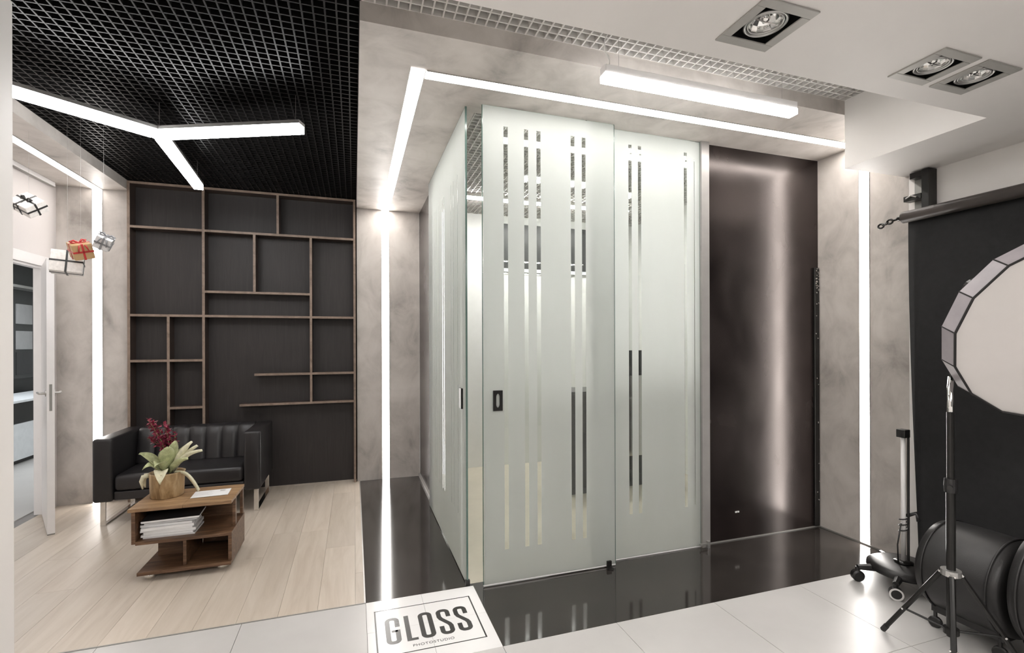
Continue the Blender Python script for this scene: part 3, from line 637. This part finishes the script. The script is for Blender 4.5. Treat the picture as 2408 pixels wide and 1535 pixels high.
# ------------------------------------------------------------------ white linear pendant in the recess
ll = thing('linear_pendant', (1.70, 2.02, 2.66), 'white linear pendant hanging below the white grid strip', 'pendant lamp')
B((1.118, 1.995, 2.690), (2.278, 2.045, 2.728)).build('housing', 'doorwhite', ll, 0.003)
B((1.116, 1.993, 2.660), (2.280, 2.047, 2.690)).build('diffuser', 'ledcool', ll)
for s in (1.114, 2.278): B((s, 1.996, 2.691), (s+0.004, 2.044, 2.728)).build('end_cap', 'doorwhite', ll)
MB().tube([(1.15, 2.02, 2.728), (1.145, 2.01, 2.76), (1.115, 2.0, 2.79), (1.12, 2.01, 2.85), (1.17, 2.03, ZG+0.01)], 0.003, 6).build('power_cable', 'wirewhite', ll, smooth=True)
for s in (1.20, 2.20): MB().tube([(s, 2.02, 2.728), (s, 2.02, ZG+0.01)], 0.0008, 5).build('suspension_wire', 'wire', ll)

# ------------------------------------------------------------------ recessed downlights
DL = ['recessed square downlight standing alone in the white ceiling', 'recessed square downlight nearer the grid of the close pair', 'recessed square downlight of the close pair nearer the backdrop']
for (cx, cy, s), lb in zip(LAMPS, DL):
    t = thing('downlight', (cx, cy, ZC), lb, 'downlight', 'square downlights in the white ceiling')
    mb = MB(); i_ = s-0.036
    for (a, b) in (((-s, -s), (s, -i_)), ((-s, i_), (s, s)), ((-s, -i_), (-i_, i_)), ((i_, -i_), (s, i_))): mb.box((cx+a[0], cy+a[1], ZC-0.006), (cx+b[0], cy+b[1], ZC-0.0002))
    mb.build('frame', 'lampframe', t, 0.0015, segs=1)
    hb_ = s-0.022; mb = MB(); vs = [(cx+a*hb_, cy+b*hb_, z_) for z_ in (ZC+0.002, ZC+0.12) for a, b in ((-1, -1), (1, -1), (1, 1), (-1, 1))]
    mb.add(vs, [(4, 5, 6, 7), (0, 1, 5, 4), (1, 2, 6, 5), (2, 3, 7, 6), (3, 0, 4, 7)]); mb.build('recess_box', 'plenumblack', t)
    R_ = 0.064 if s > 0.11 else 0.058
    MB().lathe([(R_, 0.012), (R_+0.006, 0.006), (R_+0.001, 0.001), (R_-0.004, 0.006), (R_-0.003, 0.014)], 40, (cx, cy, ZC)).build('gimbal_ring', 'alu', t, smooth=True)
    MB().lathe([(R_-0.006, 0.008), (R_-0.008, 0.004), (R_-0.012, 0.006), (R_-0.012, 0.010)], 40, (cx, cy, ZC)).build('lamp_rim', 'alu', t, smooth=True)
    MB().lathe([(R_-0.012, 0.010), (R_-0.018, 0.028), (R_-0.032, 0.044), (0.012, 0.052), (0.0, 0.053)], 14, (cx, cy, ZC)).build('reflector', 'reflector', t)
    MB().lathe([(0.0, 0.012), (0.011, 0.014), (0.015, 0.022), (0.013, 0.045)], 20, (cx, cy, ZC)).build('bulb_cap', 'chrome', t, smooth=True)
    MB().box((cx-R_+0.013, cy-0.002, ZC+0.012), (cx+R_-0.013, cy+0.002, ZC+0.016)).build('cap_bridge', 'chrome', t)

# ------------------------------------------------------------------ open door, casing and room beyond
dl = bpy.data.objects.new('door_1', None); COL.objects.link(dl); hinge = Vector((-2.478, 5.085, 0)); dl.location = hinge; ORG[dl.name] = Vector()
dvec = Vector((-2.165+2.478, 4.515-5.085, 0)); DLEN = dvec.length; dl.rotation_euler = (0, 0, math.atan2(dvec.y, dvec.x))
tag(dl, 'white door leaf standing open into the lounge', None, None, 'structure')
B((0, -0.022, 0.008), (DLEN, 0.022, 2.075)).build('door_leaf', 'doorwhite', dl, 0.002)
B((DLEN, -0.008, 0.93), (DLEN+0.0015, 0.008, 1.13)).build('lock_plate', 'greymetal', dl)
for s in (-1, 1):
    hm = MB(); x_ = DLEN-0.06; hm.tube([(x_, 0.022*s, 1.06), (x_, 0.060*s, 1.06)], 0.009, 10); hm.tube([(x_, 0.060*s, 1.06), (x_-0.12, 0.064*s, 1.06)], [0.009, 0.008], 10)
    hm.lathe([(0, 0), (0.024, 0), (0.024, 0.006), (0, 0.006)], 20, (x_, 0.022*s, 1.06), (0, s, 0)); hm.build('lever_handle', 'alu', dl, smooth=False)
B((0.004, -0.021, 0.0), (DLEN, 0.021, 0.008)).build('bottom_seal', 'greymetal', dl)
cs = MB(); cw = 0.085
cs.box((-2.50, DY1, 0), (-2.482, DY1+cw+0.05, DZ+cw)); cs.box((-2.50, DY0-cw, 0), (-2.482, DY0, DZ+cw)); cs.box((-2.50, DY0, DZ), (-2.482, DY1, DZ+cw))
cs.box((-2.553, DY1-0.02, 0), (-2.50, DY1, DZ)); cs.box((-2.553, DY0, 0), (-2.50, DY0+0.02, DZ)); cs.box((-2.553, DY0+0.02, DZ-0.02), (-2.50, DY1-0.02, DZ))
struct('trim_5', cs, 'doorwhite', 'white casing around the open doorway', 0.002)
struct('wall_next', B((-4.75, 6.0, 0), (-4.62, 10.5, 2.9)), 'darkpanel', 'dark wall of the room beyond the doorway')
struct('wall_next.001', MB().box((-7.2, 10.5, 0), (-2.62, 10.6, 2.9)).box((-2.62, 5.45, 0), (-2.55, 10.6, 2.9)), 'roomwhite', 'pale far wall of the room beyond the doorway')
struct('ceiling.003', B((-7.2, 3.6, 2.6), (-2.62, 10.6, 2.7)), 'roomwhite', 'white ceiling of the room beyond the doorway')
rc = thing('reception_counter', (-4.1, 8.0, 0), 'white reception counter with black band seen through the doorway', 'counter')
B((-4.35, 6.6, 0.05), (-3.81, 9.6, 0.48)).build('front_panel', 'coolwhite', rc, 0.004); B((-4.35, 6.62, 0.0), (-3.85, 9.58, 0.05)).build('plinth', 'blackplastic', rc)
B((-4.33, 6.62, 0.48), (-3.83, 9.58, 0.735)).build('black_band', 'blackplastic', rc); B((-4.40, 6.55, 0.735), (-3.78, 9.65, 0.765)).build('counter_top', 'coolwhite', rc, 0.003)
cbx = thing('wall_cabinet', (-4.55, 8.4, 1.0), 'dark wall unit with grey doors above the counter', 'cabinet')
B((-4.62, 7.2, 0.95), (-4.50, 9.9, 2.2)).build('unit_body', 'darkpanel', cbx)
for i in range(4):
    for (z0, z1) in ((1.36, 1.62), (1.72, 2.0)): B((-4.50, 7.25+i*0.66, z0), (-4.485, 7.25+i*0.66+0.34, z1)).build('unit_door', 'greypanel', cbx)
    B((-4.50, 7.25+i*0.66, 1.0), (-4.492, 7.25+i*0.66+0.34, 1.32)).build('screen', 'paperblack', cbx)
B((-4.55, 7.2, 2.2), (-4.30, 9.9, 2.235)).build('light_shelf', 'alu', cbx)
pbx = thing('paper_holder', (-4.1, 7.55, 0.765), 'white paper holder on the reception counter', 'paper holder')
B((-4.20, 7.40, 0.765), (-4.10, 7.62, 0.88)).build('holder_box', 'coolwhite', pbx, 0.003); B((-4.19, 7.42, 0.88), (-4.11, 7.60, 0.895)).build('paper_stack', 'paper', pbx)
nl = thing('office_ceiling_light', (-4.2, 7.5, 2.6), 'flat ceiling light in the room beyond the doorway', 'ceiling light')
B((-4.6, 6.6, 2.57), (-3.2, 8.2, 2.6)).build('light_frame', 'doorwhite', nl); B((-4.55, 6.65, 2.565), (-3.25, 8.15, 2.57)).build('diffuser', emit('office_diffuser', (0.93, 0.97, 1.0), 5.0), nl)

# ------------------------------------------------------------------ hanging gift boxes
def gift(loc, size, rot, wrap, rib, label, top, bow=True):
    from mathutils import Euler
    t = thing('gift_box', loc, label, 'gift box', 'gift boxes hanging in the lounge', True); a, b, c = (q/2 for q in size); e = 0.0018; rw = 0.0055
    Q3 = Euler(rot).to_matrix()
    def put(mb, *args, **kw): mb.v = [tuple(Q3 @ Vector(v)) for v in mb.v]; return mb.build(*args, **kw)
    put(B((-a, -b, -c), (a, b, c)), 'box', wrap, t, 0.004)
    rm = MB(); rm.box((-rw, -b-e, -c-e), (rw, b+e, c+e)); rm.box((-a-e, -b-e, -rw), (a+e, b+e, rw)); rm.box((-a-e, -rw, -c-e), (a+e, rw, c+e)); put(rm, 'ribbon', rib, t)
    if bow:
        bm_ = MB()
        for q in (-1, 1):
            pts = [(0, 0, c), (0.022*q, 0.008, c+0.016), (0.040*q, 0.010, c+0.010), (0.030*q, -0.006, c+0.003), (0, 0, c)]
            bm_.tube(pts, [0.003, 0.007, 0.008, 0.006, 0.003], 6); bm_.tube([(0, -0.01, c+0.002), (0.018*q, -b-0.008, c-0.01), (0.028*q, -b-0.010, c-0.05)], [0.004, 0.005, 0.003], 5)
        put(bm_, 'bow', rib, t, smooth=True)
    MB().tube([(0, 0, 0), (0, 0, top-loc[2])], 0.0005, 4).build('hanging_thread', 'wire', t)
    return t
gift((-2.03, 4.0, 2.345), (0.15, 0.12, 0.08), (0.75, 0.45, -0.45), 'giftwhite', 'ribbonblack', 'white gift box with black ribbon hanging highest above the doorway', ZS)
gift((-1.825, 4.0, 1.975), (0.165, 0.10, 0.145), (-0.15, 0.06, 0.30), 'giftwhite', 'ribbonblack', 'larger patterned white gift box with black string beside the door leaf', ZG+0.01, False)
gift((-1.700, 3.88, 2.045), (0.105, 0.105, 0.10), (0.35, -0.3, 0.6), 'giftgold', 'ribbonred', 'small gold gift box tied with red ribbon', ZG+0.01)
gift((-1.575, 3.88, 2.105), (0.085, 0.085, 0.085), (0.5, 0.4, 0.3), 'giftsilver', 'ribbongrey', 'small silver gift box beside the vertical light line', ZG+0.01)

# ------------------------------------------------------------------ studio backdrop on its bracket
bd = thing('backdrop', (3.33, 1.0, 2.235), 'black fabric studio backdrop hanging from a roller', 'backdrop')
MB().tube([(3.315, 2.135, 2.215), (3.315, -1.2, 2.215)], 0.036, 20).build('roller_tube', 'rollertube', bd, smooth=True)
vs = []; fs = []; ny, nz = 40, 14
for i in range(ny+1):
    for j in range(nz+1):
        y = 2.128-i*3.30/ny; z = 2.235-j*2.19/nz; u = j/nz
        vs.append((3.352+0.010*math.sin(y*5.2)*u+0.004*math.sin(y*13+z*2)*u, y-0.060*u*(1 if i == 0 else 0)*math.sin(PI*u*0.5), z))
for i in range(ny):
    for j in range(nz): fs.append((i*(nz+1)+j, (i+1)*(nz+1)+j, (i+1)*(nz+1)+j+1, i*(nz+1)+j+1))
o = MB().add(vs, fs).build('fabric', 'blackcloth', bd, smooth=True); md = o.modifiers.new('solid', 'SOLIDIFY'); md.thickness = 0.003
B((3.34, -1.18, 0.02), (3.365, 2.055, 0.046)).build('bottom_bar', 'blackmetal', bd)
hk = MB(); hk.tube([(3.315, 2.135, 2.215), (3.315, 2.165, 2.215)], 0.016, 12); hk.tube([(3.315, 2.165, 2.215), (3.315, 2.20, 2.210)], 0.007, 8)
for i in range(3):
    c_ = Vector((3.315, 2.215+i*0.028, 2.208-i*0.008)); hk.tube([c_+Vector((0.010*math.sin(a)*(i % 2), 0.018*math.cos(a), 0.014*math.sin(a)*(1 if not i % 2 else 0.4))) for a in [2*PI*q/10 for q in range(11)]], 0.0065, 6)
hk.build('end_hook', 'blackmetal', bd, smooth=True)
bk = thing('wall_bracket', (3.40, 2.07, 2.37), 'black steel wall bracket carrying the backdrop roller', 'bracket')
B((3.404, 2.055, 2.24), (3.42, 2.125, 2.495)).build('back_plate', 'greymetal', bk, 0.001); B((3.345, 2.010, 2.20), (3.42, 2.050, 2.495)).build('upright_channel', 'blackmetal', bk, 0.001)
B((3.35, 2.050, 2.455), (3.412, 2.120, 2.492)).build('top_clip', 'blackmetal', bk, 0.002); B((3.34, 2.050, 2.318), (3.40, 2.150, 2.352)).build('hook_clip', 'blackmetal', bk, 0.002)
MB().tube([(3.338, 2.135, 2.335), (3.326, 2.10, 2.345), (3.33, 2.07, 2.33)], 0.005, 6).build('wing_nut', 'alu', bk)

# ------------------------------------------------------------------ softbox on light stand
P = Vector((2.478, 1.408, 0)); CZ = 0.420
ls = thing('light_stand', P, 'black tripod light stand holding the round softbox', 'light stand')
MB().tube([(P.x, P.y, 0.14), (P.x, P.y, 0.80)], 0.0165, 14).build('lower_tube', 'blackmetal', ls, smooth=False)
MB().tube([(P.x, P.y, 0.80), (P.x, P.y, 1.12)], 0.0135, 14).build('upper_tube', 'blackmetal', ls)
MB().lathe([(0.0, -0.03), (0.022, -0.03), (0.024, 0.0), (0.022, 0.03), (0.0, 0.03)], 16, (P.x, P.y, 0.80)).build('clamp_collar', 'blackplastic', ls)
MB().tube([(P.x-0.015, P.y-0.01, 0.80), (P.x-0.05, P.y-0.025, 0.80)], [0.006, 0.010], 8).build('clamp_knob', 'blackplastic', ls)
MB().lathe([(0.0, -0.012), (0.036, -0.012), (0.036, 0.012), (0.0, 0.012)], 16, (P.x, P.y, CZ)).build('leg_collar', 'alu', ls)
MB().lathe([(0.0, -0.012), (0.028, -0.012), (0.028, 0.012), (0.0, 0.012)], 16, (P.x, P.y, 0.165)).build('lower_collar', 'blackmetal', ls)
for ang in (90, 212, 328):
    d = Vector((math.cos(math.radians(ang)), math.sin(math.radians(ang)), 0)); a = P+d*0.036+Vector((0, 0, CZ-0.008)); f_ = P+d*0.285+Vector((0, 0, 0.012))
    lg_ = MB().tube([a, f_], 0.0105, 8).build('leg', 'blackmetal', ls)
    mid_ = a.lerp(f_, 0.62); MB().tube([P+d*0.026+Vector((0, 0, 0.165)), mid_], 0.005, 6).build('brace', 'blackmetal', lg_)
    MB().tube([f_-(f_-a).normalized()*0.03, f_+(f_-a).normalized()*0.004], 0.0125, 8).build('rubber_foot', 'blackplastic', lg_)
    rv = MB()
    sd = d.cross(Vector((0, 0, 1)))
    for q in (a, mid_): rv.tube([q-sd*0.014, q+sd*0.014], 0.005, 8)
    rv.build('rivet', 'chrome', lg_)
Cs = Vector((2.697, 1.116, 1.464)); ns = Vector((-0.494, -0.780, -0.384)).normalized(); Rs = 0.392
us = Vector((0, 0, 1)).cross(ns).normalized(); vs_ = ns.cross(us)
hub = Cs-ns*0.40
sx = thing('softbox', Cs-ns*0.2, 'large round softbox with white diffuser and grey side panels', 'softbox')
MB().tube([(P.x, P.y, 1.10), (P.x, P.y, 1.165), (P.x+0.015, P.y+0.01, 1.215), (P.x+0.06, P.y+0.03, 1.27)], [0.0125, 0.0115, 0.011, 0.012], 10).build('swivel_bracket', 'chrome', sx, smooth=True)
MB().tube([(P.x+0.06, P.y+0.03, 1.27), hub-Vector((0.06, 0.0, 0.10)), hub-Vector((0.0, 0.0, 0.07))], 0.014, 10).build('tilt_arm', 'blackmetal', sx, smooth=True)
NS = 16
def ring(R, off, ph=0.0): return [Cs-ns*off+R*(math.cos(2*PI*(k+ph)/NS)*us+math.sin(2*PI*(k+ph)/NS)*vs_) for k in range(NS)]
r0, r1, r2 = ring(Rs+0.004, -0.002), ring(Rs+0.012, 0.075), ring(0.07, 0.36)
for k in range(NS):
    j = (k+1) % NS
    MB().add([r0[k], r0[j], r1[j], r1[k]], [(0, 1, 2, 3)]).build('side_panel', 'softgrey', sx)
    MB().add([r1[k], r1[j], r2[j], r2[k]], [(0, 1, 2, 3)]).build('back_panel', 'blackcloth', sx)
    MB().tube([r0[k], r1[k], r2[k]], 0.003, 5).build('rib', 'blackplastic', sx)
rr = ring(Rs, 0.004); fv = [Cs+ns*0.010]+[Cs+ns*0.009+(p-Cs)*0.6 for p in rr]+rr
MB().add(fv, [(0, 1+k, 1+(k+1) % NS) for k in range(NS)]+[(1+k, 1+NS+k, 1+NS+(k+1) % NS, 1+(k+1) % NS) for k in range(NS)]).build('diffuser_cloth', 'diffuser', sx, smooth=True)
rp = ring(Rs+0.003, -0.004); MB().tube(rp+[rp[0]], 0.005, 6).build('front_piping', 'blackplastic', sx)
MB().tube([Cs-ns*0.34, Cs-ns*0.44], 0.075, 20).build('mount_ring', 'blackmetal', sx)
MB().tube([Cs-ns*0.44, Cs-ns*0.62], 0.055, 20).build('flash_head', 'blackplastic', sx)

# ------------------------------------------------------------------ rolling base with pole
Q = Vector((3.075, 1.985, 0))
rb = thing('rolling_lamp_base', Q, 'round black rolling base with a white pole and casters', 'rolling base')
MB().lathe([(0, 0.075), (0.165, 0.075), (0.180, 0.085), (0.178, 0.105), (0.150, 0.122), (0.04, 0.128), (0, 0.128)], 40, Q).build('base_disc', 'blackplastic', rb, smooth=True)
MB().lathe([(0.0, 0.127), (0.045, 0.127), (0.048, 0.134), (0.030, 0.140), (0, 0.140)], 24, Q).build('pole_flange', 'blackmetal', rb, smooth=True)
MB().tube([Q+Vector((0, 0, 0.135)), Q+Vector((0, 0, 0.865))], 0.0115, 14).build('pole', 'doorwhite', rb, smooth=True)
MB().tube([Q+Vector((0.022, -0.012, 0.14)), Q+Vector((0.024, -0.012, 0.865))], 0.007, 8).build('pole_cable', 'blackplastic', rb)
B((Q.x-0.024, Q.y-0.024, 0.865), (Q.x+0.024, Q.y+0.024, 0.912)).build('top_cap', 'blackplastic', rb, 0.003)
wr = MB(); wr.tube([Q+Vector((0.020*math.cos(a), 0.020*math.sin(a), 0.30+0.10*a/(6*PI))) for a in [6*PI*q/36 for q in range(37)]], 0.004, 6); wr.tube([Q+Vector((0.02, 0, 0.40)), Q+Vector((0.06, -0.03, 0.42)), Q+Vector((0.05, -0.05, 0.38))], 0.012, 6); wr.tube([Q+Vector((-0.02, 0.0, 0.36)), Q+Vector((-0.05, 0, 0.24)), Q+Vector((-0.045, 0, 0.135))], 0.004, 6); wr.build('wound_cable', 'blackplastic', rb, smooth=True)
for i, ang in enumerate((152, 205, 265, 330, 60)):
    d = Vector((math.cos(math.radians(ang)), math.sin(math.radians(ang)), 0)); c_ = Q+d*0.245
    ar = MB().tube([Q+d*0.12+Vector((0, 0, 0.088)), c_+Vector((0, 0, 0.082))], [0.026, 0.016], 8).build('caster_arm', 'blackplastic', rb)
    ax = d.cross(Vector((0, 0, 1))) if i != 1 else Vector((-0.75, -0.66, 0)).normalized()
    MB().lathe([(0, -0.020), (0.024, -0.020), (0.0335, -0.014), (0.0335, 0.014), (0.024, 0.020), (0, 0.020)], 24, c_+Vector((0, 0, 0.0335)), ax).build('caster_wheel', 'blackplastic', rb, smooth=False)
    MB().tube([c_+Vector((0, 0, 0.05)), c_+Vector((0, 0, 0.085))], 0.012, 8).build('caster_stem', 'blackplastic', ar)
    if i == 1: MB().lathe([(0.025, 0.0205), (0.0335, 0.0205), (0.0335, 0.0225), (0.025, 0.0225), (0.025, 0.0205)], 24, c_+Vector((0, 0, 0.0335)), ax).build('white_ring', 'doorwhite', rb)

# ------------------------------------------------------------------ black leather barrel seats
def barrel(loc, r, ln, label):
    t = thing('barrel_pouf', (loc[0], loc[1]-ln/2, 0), label, 'pouf', 'black leather barrel poufs by the backdrop'); zc = loc[2]; o = Vector((loc[0], loc[1], zc)); ax = (0, -1, 0)
    MB().lathe([(0, 0.0), (r*0.86, 0.0), (r*0.955, 0.012), (r*0.985, 0.035), (r, 0.06), (r*1.012, ln*0.5), (r, ln-0.06), (r*0.985, ln-0.035), (r*0.955, ln-0.012), (r*0.86, ln), (0, ln)], 56, o, ax).build('leather_body', 'drum', t, smooth=True)
    for s in (0.045, ln-0.045):
        pts = [o+Vector(((r+0.002)*math.cos(a), -s, (r+0.002)*math.sin(a))) for a in [2*PI*q/48 for q in range(49)]]; MB().tube(pts, 0.0045, 6, False).build('piping', 'drum', t, smooth=True)
    zb = zc-r*0.93
    B((loc[0]-0.12, loc[1]-ln+0.03, zb-0.012), (loc[0]+0.12, loc[1]-0.03, zb+0.02)).build('base_board', 'blackplastic', t)
    for a in (-0.115, 0.115):
        for b in (0.045, ln-0.045):
            rw = min(0.028, (zb-0.012)/2); cw_ = MB().lathe([(0, -0.012), (rw*0.8, -0.012), (rw, -0.007), (rw, 0.007), (rw*0.8, 0.012), (0, 0.012)], 18, (loc[0]+a, loc[1]-b, rw), (1, 0.3, 0)).build('caster_wheel', 'blackplastic', t)
            MB().tube([(loc[0]+a, loc[1]-b, rw), (loc[0]+a, loc[1]-b, zb)], 0.008, 8).build('caster_stem', 'blackplastic', cw_)
barrel((2.875, 1.68, 0.298), 0.222, 0.345, 'black leather barrel pouf farther from the viewer under the backdrop')
barrel((2.885, 1.305, 0.352), 0.268, 0.36, 'larger black leather barrel pouf cut by the picture edge')
